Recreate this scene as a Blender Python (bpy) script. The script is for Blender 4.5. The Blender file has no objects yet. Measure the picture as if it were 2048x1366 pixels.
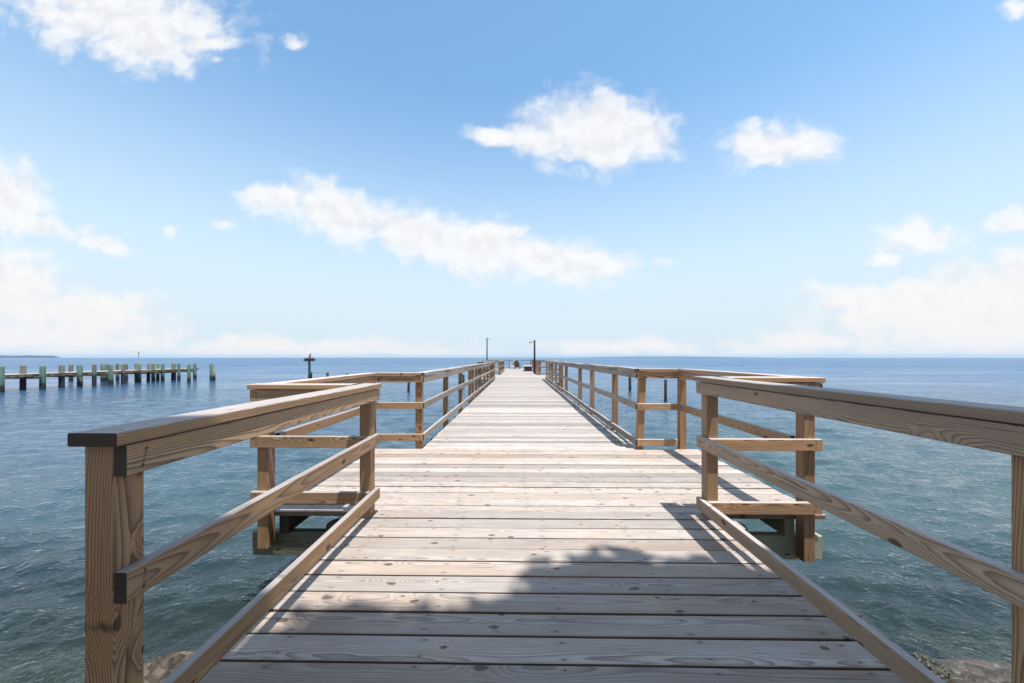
import bpy, math, random
import numpy as np
from mathutils import Vector, noise as mnoise

random.seed(7)
rng = np.random.default_rng(11)
S = bpy.context.scene
COL = S.collection
R = math.radians

# ------------------------------------------------------------------ camera
F, H, CX, HY, YAW = 730.0, 1.26, 1024.0, 715.0, 0.0151
WZ = -0.90                                                   # water level
cam = bpy.data.cameras.new('camera'); camo = bpy.data.objects.new('camera', cam)
COL.objects.link(camo)
camo.location = (0, 0, H); camo.rotation_euler = (R(90), 0, YAW)
cam.sensor_width = 36; cam.lens = F / 2048 * 36
cam.shift_y = (HY - 683) / 2048
cam.clip_start = 0.05; cam.clip_end = 60000
S.camera = camo

def ray(px, py):
    cx, cz = (px - CX) / F, -(py - HY) / F
    c, s = math.cos(YAW), math.sin(YAW)
    return Vector((cx * c - s, cx * s + c, cz))

def at_z(px, py, z):
    r = ray(px, py); t = (z - H) / r.z
    return Vector((0, 0, H)) + r * t

def at_d(px, py, d):
    return Vector((0, 0, H)) + ray(px, py) * d

# ------------------------------------------------------------------ node helper
class NB:
    def __init__(s, tree):
        s.t = tree; s.n = tree.nodes; s.l = tree.links
    def new(s, typ, **kw):
        n = s.n.new(typ)
        for k, v in kw.items(): setattr(n, k, v)
        return n
    def put(s, sock, v):
        if isinstance(v, bpy.types.NodeSocket): s.l.new(v, sock)
        elif v is not None: sock.default_value = v
    def m(s, op, a, b=None, c=None, clamp=False):
        n = s.new('ShaderNodeMath', operation=op, use_clamp=clamp)
        s.put(n.inputs[0], a); s.put(n.inputs[1], b); s.put(n.inputs[2], c)
        return n.outputs[0]
    def v(s, op, a, b=None, scale=None):
        n = s.new('ShaderNodeVectorMath', operation=op)
        s.put(n.inputs[0], a); s.put(n.inputs[1], b)
        if scale is not None: s.put(n.inputs['Scale'], scale)
        return n.outputs['Value'] if op in ('LENGTH', 'DISTANCE', 'DOT_PRODUCT') else n.outputs[0]
    def xyz(s, a):
        n = s.new('ShaderNodeSeparateXYZ'); s.put(n.inputs[0], a); return n.outputs
    def comb(s, x=0.0, y=0.0, z=0.0):
        n = s.new('ShaderNodeCombineXYZ')
        s.put(n.inputs[0], x); s.put(n.inputs[1], y); s.put(n.inputs[2], z)
        return n.outputs[0]
    def noise(s, vec, scale=1.0, detail=2.0, rough=0.5, out='Fac', dist=0.0):
        n = s.new('ShaderNodeTexNoise')
        s.put(n.inputs['Vector'], vec); s.put(n.inputs['Scale'], scale)
        s.put(n.inputs['Detail'], detail); s.put(n.inputs['Roughness'], rough)
        s.put(n.inputs['Distortion'], dist)
        return n.outputs[out]
    def step(s, a, lo, hi, tlo=0.0, thi=1.0):
        n = s.new('ShaderNodeMapRange', interpolation_type='SMOOTHSTEP')
        s.put(n.inputs[0], a); s.put(n.inputs[1], lo); s.put(n.inputs[2], hi)
        s.put(n.inputs[3], tlo); s.put(n.inputs[4], thi)
        return n.outputs[0]
    def lin(s, a, lo, hi, tlo=0.0, thi=1.0):
        n = s.new('ShaderNodeMapRange')
        s.put(n.inputs[0], a); s.put(n.inputs[1], lo); s.put(n.inputs[2], hi)
        s.put(n.inputs[3], tlo); s.put(n.inputs[4], thi)
        return n.outputs[0]
    def mix(s, f, a, b, mode='MIX'):
        n = s.new('ShaderNodeMix', data_type='RGBA', blend_type=mode)
        s.put(n.inputs[0], f)
        for i, x in ((6, a), (7, b)):
            if isinstance(x, (tuple, list)): x = tuple(x) + (1.0,) if len(x) == 3 else x
            s.put(n.inputs[i], x)
        return n.outputs[2]
    def attr(s, name, out='Vector'):
        n = s.new('ShaderNodeAttribute', attribute_name=name); return n.outputs[out]
    def bump(s, h, strength=0.3, dist=0.01, normal=None):
        n = s.new('ShaderNodeBump')
        s.put(n.inputs['Height'], h); s.put(n.inputs['Strength'], strength); s.put(n.inputs['Distance'], dist)
        if normal is not None: s.put(n.inputs['Normal'], normal)
        return n.outputs[0]

def mat(name):
    m = bpy.data.materials.new(name); m.use_nodes = True
    nb = NB(m.node_tree); b = m.node_tree.nodes['Principled BSDF']
    return m, nb, b

# ------------------------------------------------------------------ wood
def wood(name, light, dark, warm, bleach=None, bleach_amt=0.0, contrast=1.0, ring=0.010, nails=False,
         knot_amt=0.55, var=0.25, warm_amt=0.5, rough=0.62, stain=0.0, endg=0.30, endnails=False, raw_sides=False):
    m, nb, b = mat(name)
    P = nb.attr('wcoord'); L = nb.attr('lcoord'); rnd = nb.attr('brnd', 'Fac')
    p = nb.xyz(P); l = nb.xyz(L)
    x, y, z = p[0], p[1], p[2]
    # pith wanders along the board -> cathedral grain
    wob = nb.noise(nb.comb(nb.m('MULTIPLY', x, 0.9), nb.m('MULTIPLY', rnd, 37.0), 0.0), 1.0, 2.0, 0.5, 'Color')
    w = nb.xyz(nb.v('SCALE', nb.v('SUBTRACT', wob, (0.5, 0.5, 0.5)), None, 0.075))
    fine = nb.noise(nb.v('MULTIPLY', P, (4.0, 26.0, 26.0)), 1.0, 4.0, 0.6)
    yy = nb.m('ADD', y, w[0]); zz = nb.m('ADD', z, w[1])
    r = nb.m('SQRT', nb.m('ADD', nb.m('MULTIPLY', yy, yy), nb.m('MULTIPLY', zz, zz)))
    # knots
    kv = nb.new('ShaderNodeTexVoronoi', voronoi_dimensions='2D', feature='F1')
    kw = nb.noise(nb.v('MULTIPLY', P, (20.0, 30.0, 30.0)), 1.0, 2.0, 0.5, 'Color')
    kp = nb.v('ADD', nb.v('MULTIPLY', P, (3.0, 6.0, 0.0)), nb.v('SCALE', nb.v('SUBTRACT', kw, (.5, .5, .5)), None, 0.10))
    nb.put(kv.inputs['Vector'], kp); kv.inputs['Scale'].default_value = 1.0
    kd = kv.outputs['Distance']; kc = nb.xyz(kv.outputs['Color'])
    has = nb.m('LESS_THAN', kc[0], knot_amt)
    size = nb.lin(kc[1], 0.0, 1.0, 0.045, 0.115)
    q = nb.m('DIVIDE', kd, nb.m('MULTIPLY', size, 2.6))
    infl = nb.m('MULTIPLY', nb.m('EXPONENT', nb.m('MULTIPLY', nb.m('MULTIPLY', q, q), -1.0)), has)
    r2 = nb.m('ADD', nb.m('ADD', r, nb.m('MULTIPLY', infl, 0.026)), nb.m('MULTIPLY', fine, 0.0035))
    sp = nb.m('MULTIPLY', nb.lin(rnd, 0, 1, 0.65, 1.7), ring)
    ph = nb.m('DIVIDE', r2, sp)
    big = nb.noise(nb.v('MULTIPLY', P, (1.0, 12.0, 12.0)), 1.0, 2.0, 0.5)
    saw = nb.m('FRACT', ph)
    lw = nb.m('MULTIPLY', nb.m('POWER', nb.lin(saw, 0.10, 0.88), 1.7, None, True), nb.step(saw, 0.88, 1.0, 1.0, 0.0))
    lw = nb.m('MULTIPLY', lw, nb.lin(big, 0.3, 0.65, 0.55, 1.0))
    fib = nb.noise(nb.v('MULTIPLY', P, (5.0, 170.0, 170.0)), 1.0, 2.0, 0.6)
    core = nb.m('MULTIPLY', nb.step(kd, nb.m('MULTIPLY', size, 0.55), size, 1.0, 0.0), has)
    halo = nb.m('MULTIPLY', nb.m('SUBTRACT', infl, core, None, True), 0.5)
    # colour
    warmn = nb.noise(nb.v('MULTIPLY', P, (0.8, 7.0, 7.0)), 1.0, 3.0, 0.6)
    wsel = nb.m('ADD', nb.step(warmn, 0.42, 0.68, 0.0, 0.75), nb.lin(rnd, 0, 1, -0.45, 0.55), None, True)
    base = nb.mix(nb.m('MULTIPLY', wsel, warm_amt), light, warm)
    c = nb.mix(nb.m('MULTIPLY', lw, nb.m('MULTIPLY', nb.lin(nb.m('FRACT', nb.m('MULTIPLY', rnd, 17.7)), 0, 1, 0.7, 1.25), contrast), None, True), base, dark)
    c = nb.mix(nb.m('MULTIPLY', halo, 0.7), c, warm)
    c = nb.mix(nb.m('MULTIPLY', core, 0.85), c, tuple(k * 0.42 for k in dark))
    # fibre streaks and board to board value
    val = nb.m('MULTIPLY', nb.lin(fib, 0.25, 0.75, 0.86, 1.12), nb.lin(nb.m('FRACT', nb.m('MULTIPLY', rnd, 7.31)), 0, 1, 1 - var, 1 + var * 0.5))
    # thin drying checks
    chk = nb.noise(nb.v('MULTIPLY', P, (1.8, 75.0, 75.0)), 1.0, 3.0, 0.65)
    ck = nb.step(chk, 0.64, 0.70)
    val = nb.m('MULTIPLY', val, nb.lin(ck, 0, 1, 1.0, 0.5))
    blot = nb.noise(nb.v('MULTIPLY', P, (2.2, 9.0, 9.0)), 1.0, 4.0, 0.6)
    val = nb.m('MULTIPLY', val, nb.lin(blot, 0.3, 0.7, 0.90, 1.08))
    c = nb.mix(1.0, c, nb.comb(val, val, val), 'MULTIPLY')
    if bleach:
        g = nb.new('ShaderNodeNewGeometry'); nz = nb.xyz(g.outputs['Normal'])[2]
        up = nb.m('MULTIPLY', nb.step(nz, 0.55, 0.9), bleach_amt)
        bl = nb.mix(nb.m('MULTIPLY', lw, 0.45), bleach, tuple(k * 0.62 for k in bleach))
        bl = nb.mix(nb.m('MULTIPLY', core, 0.6), bl, tuple(k * 0.35 for k in bleach))
        bl = nb.mix(1.0, bl, nb.comb(val, val, val), 'MULTIPLY')
        c = nb.mix(up, c, bl)
    if stain:
        g2 = nb.new('ShaderNodeNewGeometry')
        sn = nb.noise(g2.outputs['Position'], 1.6, 4.0, 0.6)
        c = nb.mix(nb.m('MULTIPLY', nb.step(sn, 0.5, 0.75), stain), c, tuple(k * 0.5 for k in dark))
    ge = nb.new('ShaderNodeNewGeometry')
    eg = nb.m('ABSOLUTE', nb.v('DOT_PRODUCT', ge.outputs['True Normal'], nb.attr('bax')))
    ed = nb.step(eg, 0.8, 0.95, 1.0, endg)                       # end grain soaks up water and dirt; shade on the ends darkened in too
    c = nb.mix(1.0, c, nb.comb(ed, ed, ed), 'MULTIPLY')
    if nails:
        jx = nb.m('MULTIPLY', nb.m('SUBTRACT', nb.m('FRACT', nb.m('MULTIPLY', rnd, 91.7)), 0.5), 0.03)
        fx = nb.m('SUBTRACT', nb.m('FRACT', nb.m('DIVIDE', nb.m('ADD', l[0], jx), 0.61)), 0.5)
        fx = nb.m('MULTIPLY', fx, 0.61)
        jy = nb.m('MULTIPLY', nb.m('SUBTRACT', nb.m('FRACT', nb.m('ADD', nb.m('MULTIPLY', nb.m('FLOOR', nb.m('DIVIDE', l[0], 0.61)), 0.37), nb.m('MULTIPLY', rnd, 13.0))), 0.5), 0.02)
        ay = nb.m('SUBTRACT', nb.m('ABSOLUTE', nb.m('ADD', l[1], jy)), 0.044)
        dn = nb.m('SQRT', nb.m('ADD', nb.m('MULTIPLY', fx, fx), nb.m('MULTIPLY', ay, ay)))
        nail = nb.step(dn, 0.0035, 0.0060, 1.0, 0.0)
        c = nb.mix(nail, c, (0.03, 0.026, 0.025))
        streak = nb.m('MULTIPLY', nb.step(nb.m('ABSOLUTE', ay), 0.004, 0.012, 1.0, 0.0), nb.step(nb.m('ABSOLUTE', fx), 0.01, 0.035, 0.35, 0.0))
        c = nb.mix(streak, c, (0.14, 0.12, 0.11))
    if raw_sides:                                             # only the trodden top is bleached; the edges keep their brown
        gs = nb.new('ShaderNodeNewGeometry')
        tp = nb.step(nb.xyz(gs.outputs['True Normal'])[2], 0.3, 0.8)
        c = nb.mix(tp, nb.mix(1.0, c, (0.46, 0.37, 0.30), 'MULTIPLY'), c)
    if endnails:
        ue = nb.m('MINIMUM', l[0], nb.m('SUBTRACT', nb.attr('blen', 'Fac'), l[0]))
        fx = nb.m('ADD', nb.m('SUBTRACT', ue, 0.05), nb.m('MULTIPLY', l[1], nb.lin(nb.m('FRACT', nb.m('MULTIPLY', rnd, 53.0)), 0, 1, -0.35, 0.35)))
        ay = nb.m('SUBTRACT', nb.m('ABSOLUTE', l[1]), 0.024)
        dn = nb.m('SQRT', nb.m('ADD', nb.m('MULTIPLY', fx, fx), nb.m('MULTIPLY', ay, ay)))
        c = nb.mix(nb.step(dn, 0.0032, 0.0055, 1.0, 0.0), c, (0.012, 0.010, 0.009))
        run = nb.m('MULTIPLY', nb.step(nb.m('ABSOLUTE', fx), 0.002, 0.007, 1.0, 0.0), nb.step(nb.m('ABSOLUTE', nb.m('ADD', ay, 0.01)), 0.008, 0.02, 0.5, 0.0))
        c = nb.mix(run, c, (0.06, 0.045, 0.035))
    nb.put(b.inputs['Base Color'], c)
    nb.put(b.inputs['Roughness'], nb.lin(fib, 0.2, 0.8, rough - 0.1, rough + 0.1))
    b.inputs['Specular IOR Level'].default_value = 0.5
    hgt = nb.m('SUBTRACT', nb.m('ADD', nb.m('MULTIPLY', lw, 0.55), nb.m('MULTIPLY', fib, 0.5)), nb.m('MULTIPLY', ck, 1.2))
    nb.put(b.inputs['Normal'], nb.bump(hgt, 0.45, 0.0025))
    return m

M = {}
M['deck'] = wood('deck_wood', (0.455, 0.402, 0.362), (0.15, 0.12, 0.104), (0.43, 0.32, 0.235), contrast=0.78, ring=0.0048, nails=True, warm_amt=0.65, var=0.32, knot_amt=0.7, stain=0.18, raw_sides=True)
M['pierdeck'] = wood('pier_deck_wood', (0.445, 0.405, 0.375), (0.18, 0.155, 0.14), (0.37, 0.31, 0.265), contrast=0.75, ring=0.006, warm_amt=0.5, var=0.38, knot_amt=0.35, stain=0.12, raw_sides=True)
M['rail'] = wood('rail_wood', (0.51, 0.325, 0.185), (0.055, 0.027, 0.014), (0.50, 0.255, 0.11), bleach=(0.50, 0.465, 0.455), bleach_amt=0.85, contrast=1.0, ring=0.0040, var=0.30, warm_amt=0.75, endg=0.10, endnails=True)
M['railgrey'] = wood('grey_rail_wood', (0.41, 0.298, 0.208), (0.060, 0.035, 0.022), (0.41, 0.255, 0.15), bleach=(0.48, 0.45, 0.44), bleach_amt=0.85, contrast=1.0, ring=0.0040, var=0.26, warm_amt=0.65, endg=0.10, endnails=True)
M['postwood'] = wood('post_wood', (0.40, 0.24, 0.128), (0.055, 0.026, 0.013), (0.35, 0.17, 0.07), contrast=0.95, ring=0.0048, var=0.22, bleach=(0.5, 0.46, 0.43), bleach_amt=0.6)
M['weather'] = wood('weathered_wood', (0.33, 0.275, 0.225), (0.09, 0.068, 0.052), (0.30, 0.21, 0.14), contrast=0.75, ring=0.005, bleach=(0.45, 0.42, 0.40), bleach_amt=0.8, var=0.28, stain=0.25)
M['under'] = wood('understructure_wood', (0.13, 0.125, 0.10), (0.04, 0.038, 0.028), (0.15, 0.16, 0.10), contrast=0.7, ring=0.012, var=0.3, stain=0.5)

M['pale'] = wood('pale_sunlit_wood', (0.36, 0.36, 0.27), (0.13, 0.135, 0.085), (0.36, 0.38, 0.24), contrast=0.7, ring=0.006, var=0.1, stain=0.3, endg=0.75)

def simple(name, col, rough=0.6, metal=0.0, nscale=8.0, amt=0.25, bump=0.1):
    m, nb, b = mat(name)
    g = nb.new('ShaderNodeTexCoord')
    n = nb.noise(g.outputs['Object'], nscale, 5.0, 0.6)
    c = nb.mix(n, tuple(k * (1 - amt) for k in col), tuple(min(1, k * (1 + amt)) for k in col))
    nb.put(b.inputs['Base Color'], c)
    b.inputs['Roughness'].default_value = rough; b.inputs['Metallic'].default_value = metal
    if bump: nb.put(b.inputs['Normal'], nb.bump(n, bump, 0.02))
    return m

M['white'] = simple('white_paint', (0.78, 0.78, 0.78), 0.5)
M['darkbrown'] = simple('dark_brown_paint', (0.055, 0.032, 0.026), 0.55)
M['metal'] = simple('grey_metal', (0.25, 0.25, 0.26), 0.4, 0.8)
M['lidgrey'] = simple('pale_lid', (0.55, 0.53, 0.50), 0.6)
M['twig'] = simple('nest_sticks', (0.075, 0.060, 0.050), 0.9, nscale=30, amt=0.5)
M['bird'] = simple('dark_feathers', (0.035, 0.030, 0.028), 0.8)
M['poledark'] = simple('dark_weathered_pole', (0.028, 0.026, 0.026), 0.8)
M['floatdark'] = simple('dark_float', (0.03, 0.03, 0.035), 0.5)
M['bark'] = simple('bark', (0.10, 0.075, 0.055), 0.9, nscale=14, amt=0.5, bump=0.6)

def pile_mat(name, top, low, line=-0.45, wet=(0.018, 0.020, 0.022)):
    m, nb, b = mat(name)
    g = nb.new('ShaderNodeNewGeometry'); pos = g.outputs['Position']
    z = nb.xyz(pos)[2]
    st = nb.noise(nb.v('MULTIPLY', pos, (14.0, 14.0, 0.9)), 1.0, 4.0, 0.65)
    bl = nb.noise(nb.v('MULTIPLY', pos, (3.0, 3.0, 1.6)), 1.0, 3.0, 0.6)
    c = nb.mix(nb.step(bl, 0.38, 0.62), top, low)
    v = nb.lin(st, 0.3, 0.7, 0.55, 1.25)
    c = nb.mix(1.0, c, nb.comb(v, v, v), 'MULTIPLY')
    ed = nb.m('ADD', z, nb.m('MULTIPLY', nb.m('SUBTRACT', st, 0.5), 0.35))
    c = nb.mix(nb.step(ed, line - 0.12, line + 0.12, 1.0, 0.0), c, wet)
    nz = nb.xyz(g.outputs['Normal'])[2]
    c = nb.mix(nb.step(nz, 0.6, 0.9, 0.0, 0.8), c, (0.32, 0.29, 0.24))
    nb.put(b.inputs['Base Color'], c); b.inputs['Roughness'].default_value = 0.8
    nb.put(b.inputs['Normal'], nb.bump(st, 0.5, 0.01))
    return m
M['pilegreen'] = pile_mat('green_treated_pile', (0.085, 0.205, 0.16), (0.17, 0.215, 0.15))
M['pilegrey'] = pile_mat('grey_pile', (0.20, 0.19, 0.14), (0.13, 0.15, 0.11))
M['piledark'] = pile_mat('dark_pile', (0.050, 0.052, 0.055), (0.075, 0.078, 0.080), line=-0.6)
M['pilesup'] = pile_mat('dock_support_pile', (0.15, 0.175, 0.13), (0.20, 0.20, 0.14), line=0.0, wet=(0.020, 0.026, 0.042))

# ------------------------------------------------------------------ objects
def base_of(o):
    v = Vector((0, 0, 0))
    while o is not None:
        v += o.location; o = o.parent
    return v

def tag(o, label=None, cat=None, group=None, kind=None):
    if label: o['label'] = label
    if cat: o['category'] = cat
    if group: o['group'] = group
    if kind: o['kind'] = kind
    return o

def thing(name, loc, label, cat, group=None):
    o = bpy.data.objects.new(name, None); COL.objects.link(o)
    o.location = loc; o.empty_display_size = 0.2
    return tag(o, label, cat, group)

def mesh_obj(name, verts, faces, material, parent=None, smooth=False, loc=None):
    off = base_of(parent) if parent else (Vector(loc) if loc else Vector((0, 0, 0)))
    me = bpy.data.meshes.new(name)
    me.from_pydata([tuple(Vector(v) - off) for v in verts], [], faces)
    if material: me.materials.append(material)
    if smooth: me.polygons.foreach_set('use_smooth', [True] * len(me.polygons))
    me.update()
    o = bpy.data.objects.new(name, me); COL.objects.link(o)
    if parent: o.parent = parent
    elif loc: o.location = loc
    return o

class Wood:
    """collects sawn boards, each with its own grain coordinates"""
    def __init__(s): s.v, s.f, s.wc, s.lc, s.rn, s.ax, s.ln = [], [], [], [], [], [], []
    def board(s, p0, p1, wv, w, t, seg=0.6, ch=0.003, jit=0.0, rnd=None, tilt=0.0):
        p0, p1 = Vector(p0), Vector(p1)
        ax = p1 - p0; Ln = ax.length; ax.normalize()
        wv = Vector(wv); wv = (wv - ax * wv.dot(ax)).normalized()
        tv = ax.cross(wv).normalized()
        if tilt:
            wv2 = wv * math.cos(tilt) + tv * math.sin(tilt); tv = ax.cross(wv2).normalized(); wv = wv2
        n = max(1, int(math.ceil(Ln / seg)))
        rnd = random.random() if rnd is None else rnd
        ox, oy = random.uniform(0, 60), random.uniform(-0.06, 0.06)
        oz = random.choice((-1, 1)) * random.uniform(0.035, 0.10)
        hw, ht = w / 2, t / 2
        sec = [(-hw + ch, -ht), (hw - ch, -ht), (hw, -ht + ch), (hw, ht - ch), (hw - ch, ht), (-hw + ch, ht), (-hw, ht - ch), (-hw, -ht + ch)]
        b0 = len(s.v); jw = jt = 0.0
        for i in range(n + 1):
            u = Ln * i / n
            if jit and 0 < i: jw = 0.5 * jw + random.uniform(-jit, jit); jt = 0.5 * jt + random.uniform(-jit, jit)
            c = p0 + ax * u + wv * jw + tv * jt
            for a, b in sec:
                s.v.append(c + wv * a + tv * b)
                s.wc.append((u + ox, a + oy, b + oz)); s.lc.append((u, a, b)); s.rn.append(rnd); s.ax.append(tuple(ax)); s.ln.append(Ln)
        for i in range(n):
            for k in range(8):
                a, b = b0 + i * 8 + k, b0 + i * 8 + (k + 1) % 8
                s.f.append((a, b, b + 8, a + 8))
        s.f.append(tuple(b0 + k for k in range(7, -1, -1)))
        s.f.append(tuple(b0 + n * 8 + k for k in range(8)))
        return s
    def build(s, name, material, parent=None, loc=None):
        o = mesh_obj(name, s.v, s.f, material, parent, loc=loc)
        me = o.data
        for nm, data in (('wcoord', s.wc), ('lcoord', s.lc), ('bax', s.ax)):
            a = me.attributes.new(nm, 'FLOAT_VECTOR', 'POINT'); a.data.foreach_set('vector', np.array(data, dtype=np.float32).ravel())
        for nm, data in (('brnd', s.rn), ('blen', s.ln)):
            a = me.attributes.new(nm, 'FLOAT', 'POINT'); a.data.foreach_set('value', np.array(data, dtype=np.float32))
        return o

def lathe(prof, n=14, c=(0, 0, 0), wob=0.0, lean=(0, 0)):
    """prof: list of (radius, z); returns verts, faces (closed)"""
    v, f = [], []
    for i, (r, z) in enumerate(prof):
        for k in range(n):
            a = 2 * math.pi * k / n
            rr = r * (1 + (wob * math.sin(2 * a + i * 0.7) + wob * 0.6 * math.sin(3 * a + 1.3)))
            v.append((c[0] + rr * math.cos(a) + lean[0] * z, c[1] + rr * math.sin(a) + lean[1] * z, c[2] + z))
    for i in range(len(prof) - 1):
        for k in range(n):
            a, b = i * n + k, i * n + (k + 1) % n
            f.append((a, b, b + n, a + n))
    f.append(tuple(range(n - 1, -1, -1))); f.append(tuple((len(prof) - 1) * n + k for k in range(n)))
    return v, f

def tube(p0, p1, r0, r1, n=8):
    p0, p1 = Vector(p0), Vector(p1); ax = (p1 - p0).normalized()
    u = ax.orthogonal().normalized(); w = ax.cross(u)
    v = [p + (u * math.cos(2 * math.pi * k / n) + w * math.sin(2 * math.pi * k / n)) * r for p, r in ((p0, r0), (p1, r1)) for k in range(n)]
    f = [(k, (k + 1) % n, n + (k + 1) % n, n + k) for k in range(n)] + [tuple(range(n - 1, -1, -1)), tuple(range(n, 2 * n))]
    return v, f

def join(*parts):
    v, f = [], []
    for pv, pf in parts:
        o = len(v); v += [tuple(q) for q in pv]; f += [tuple(i + o for i in q) for q in pf]
    return v, f

def boxm(a, b, ch=0.0):
    (x0, y0, z0), (x1, y1, z1) = a, b
    v = [(x0, y0, z0), (x1, y0, z0), (x1, y1, z0), (x0, y1, z0), (x0, y0, z1), (x1, y0, z1), (x1, y1, z1), (x0, y1, z1)]
    return v, [(3, 2, 1, 0), (4, 5, 6, 7), (0, 1, 5, 4), (1, 2, 6, 5), (2, 3, 7, 6), (3, 0, 4, 7)]

# ------------------------------------------------------------------ the pier
def zo(y): return 0.0 if y < 5 else -0.002 * (y - 5)

pier = thing('pier', (0.15, 3.0, 0.0), 'long wooden pier with railings and side platforms running straight out to sea', 'pier')

def deck(y0, y1, x0, x1, step, width, material, ragged=0.015, zj=0.0028, seg=0.7):
    w = Wood(); y = y0
    while y < y1 - 0.04:
        yc = y + width / 2
        a = x0 + random.uniform(-ragged, ragged); b = x1 + random.uniform(-ragged, ragged * 1.6)
        z = zo(yc) - 0.019 + random.uniform(-zj, zj)
        w.board((a, yc + random.uniform(-.0012, .0012), z), (b, yc + random.uniform(-.0012, .0012), z + random.uniform(-zj, zj)),
                (0, 1, 0), width * random.uniform(0.975, 1.012), 0.038, seg, 0.0035, 0.0008, tilt=random.uniform(-0.013, 0.013))
        y += step
    return w.build('deck', material, pier)

STEP = 0.150
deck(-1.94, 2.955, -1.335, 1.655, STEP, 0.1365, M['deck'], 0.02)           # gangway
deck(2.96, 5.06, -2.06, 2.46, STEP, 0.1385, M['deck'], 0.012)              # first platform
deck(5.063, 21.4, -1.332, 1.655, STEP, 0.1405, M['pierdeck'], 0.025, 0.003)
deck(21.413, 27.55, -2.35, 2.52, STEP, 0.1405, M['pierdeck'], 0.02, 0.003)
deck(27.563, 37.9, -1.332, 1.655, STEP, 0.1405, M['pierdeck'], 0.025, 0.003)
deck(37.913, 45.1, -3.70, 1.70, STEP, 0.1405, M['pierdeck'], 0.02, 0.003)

LEFT = dict(cap=1.050, top=(0.918, 1.006), mid=(0.553, 0.642), bot=(0.115, 0.204))
RIGHT = dict(cap=1.108, top=(0.976, 1.064), mid=(0.543, 0.632), bot=(0.054, 0.143))

def zz(y, v): return zo(y) + v

def railing(a, b, nrm, hs, posts, capw=0.140, capext=(0.0, 0.0), railext=(0.0, 0.0), material='rail', postmat='postwood',
            zlow=-0.30, over=0.015, seg=1.2, jit=0.0015, lift=0.0, rails=('top', 'mid', 'bot')):
    """a,b: ends of the post inner-face line (x,y); nrm: side carrying the rails; posts: (distance, lean, width) list"""
    A, B = Vector((a[0], a[1], 0)), Vector((b[0], b[1], 0))
    ax = (B - A).normalized(); n = Vector((nrm[0], nrm[1], 0)); L = (B - A).length
    def line(d, off, h): 
        p = A + ax * d + n * off
        return Vector((p.x, p.y, zo(p.y) + h))
    w = Wood()
    cc = 0.038 + over - capw / 2
    d0, d1 = -capext[0], L + capext[1]
    # the cap: one board or several butted ones
    nb_ = max(1, round((d1 - d0) / 3.7)); st = (d1 - d0) / nb_
    for i in range(nb_):
        g = 0.002 if i else 0.0
        dz = random.uniform(-0.002, 0.002) if nb_ > 1 else 0
        off = cc + (random.uniform(-0.008, 0.008) if nb_ > 1 else 0)
        w.board(line(d0 + i * st + g, off, hs['cap'] - 0.019 + dz + lift), line(d0 + (i + 1) * st, off, hs['cap'] - 0.019 + dz + lift), n, capw, 0.038, seg * .5, 0.004, jit)
    cap = w.build('railing', M[material], pier)
    for nm, key in (('top_rail', 'top'), ('middle_rail', 'mid'), ('bottom_rail', 'bot')):
        if key not in rails: continue
        z0, z1 = hs[key]; w = Wood()
        r0, r1 = -railext[0], L + railext[1]
        nb_ = max(1, round((r1 - r0) / 4.2)); st = (r1 - r0) / nb_
        for i in range(nb_):
            g = 0.002 if i else 0.0
            dz = random.uniform(-0.006, 0.006) if nb_ > 1 else 0
            w.board(line(r0 + i * st + g, 0.0195, (z0 + z1) / 2 + dz), line(r0 + (i + 1) * st, 0.0195, (z0 + z1) / 2 + dz), (0, 0, 1), z1 - z0, 0.038, seg, 0.003, jit)
        w.build(nm, M[material], cap)
    for d, lean, wd in posts:
        w = Wood()
        p = A + ax * d - n * (wd / 2)
        zb = zo(p.y)
        low = Vector((p.x, p.y, zb + zlow)); hi = Vector((p.x, p.y, zb + hs['cap'] - 0.0395))
        hi += ax * lean * (hi.z - low.z)
        w.board(low, hi, ax, wd, wd - 0.0005, 2.0, 0.005)
        w.build('post', M[postmat], cap)
    return cap

W4 = 0.089
# gangway railings
railing((-1.160, 1.031), (-1.160, 2.957), (1, 0), LEFT, [(0.0447, 0, W4), (1.879, 0, W4)], capext=(0.036, 0.010), over=0.012, zlow=-0.5)
railing((1.475, 0.88), (1.475, 2.957), (-1, 0), RIGHT, [(0.192, 0, W4), (2.03, 0, W4)], capext=(0.03, 0.010), over=0.012, zlow=-0.5, material='railgrey')
# first platform: front, sides, back
railing((-2.098, 2.868), (-1.163, 2.868), (0, -1), LEFT, [(0.073, 0, W4)], capext=(0.012, -0.130), zlow=-0.257)
railing((1.478, 2.868), (2.335, 2.868), (0, -1), RIGHT, [(0.79, 0, W4)], capext=(-0.130, 0.012), zlow=-0.33)
railing((-1.985, 2.960), (-1.985, 4.985), (1, 0), LEFT, [(2.10, 0, W4)], capext=(0.045, 0.02))
railing((2.226, 2.960), (2.226, 4.985), (-1, 0), RIGHT, [(2.12, 0, W4)], capext=(0.045, 0.02), rails=('top', 'mid'))
railing((-1.943, 5.035), (-1.300, 5.035), (0, -1), LEFT, [(0.572, 0, W4)], capext=(0.0, -0.02), zlow=-0.05)
railing((1.632, 5.035), (2.180, 5.035), (0, -1), RIGHT, [(0.050, 0.04, W4)], capext=(-0.02, 0.0), zlow=-0.05)
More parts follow.
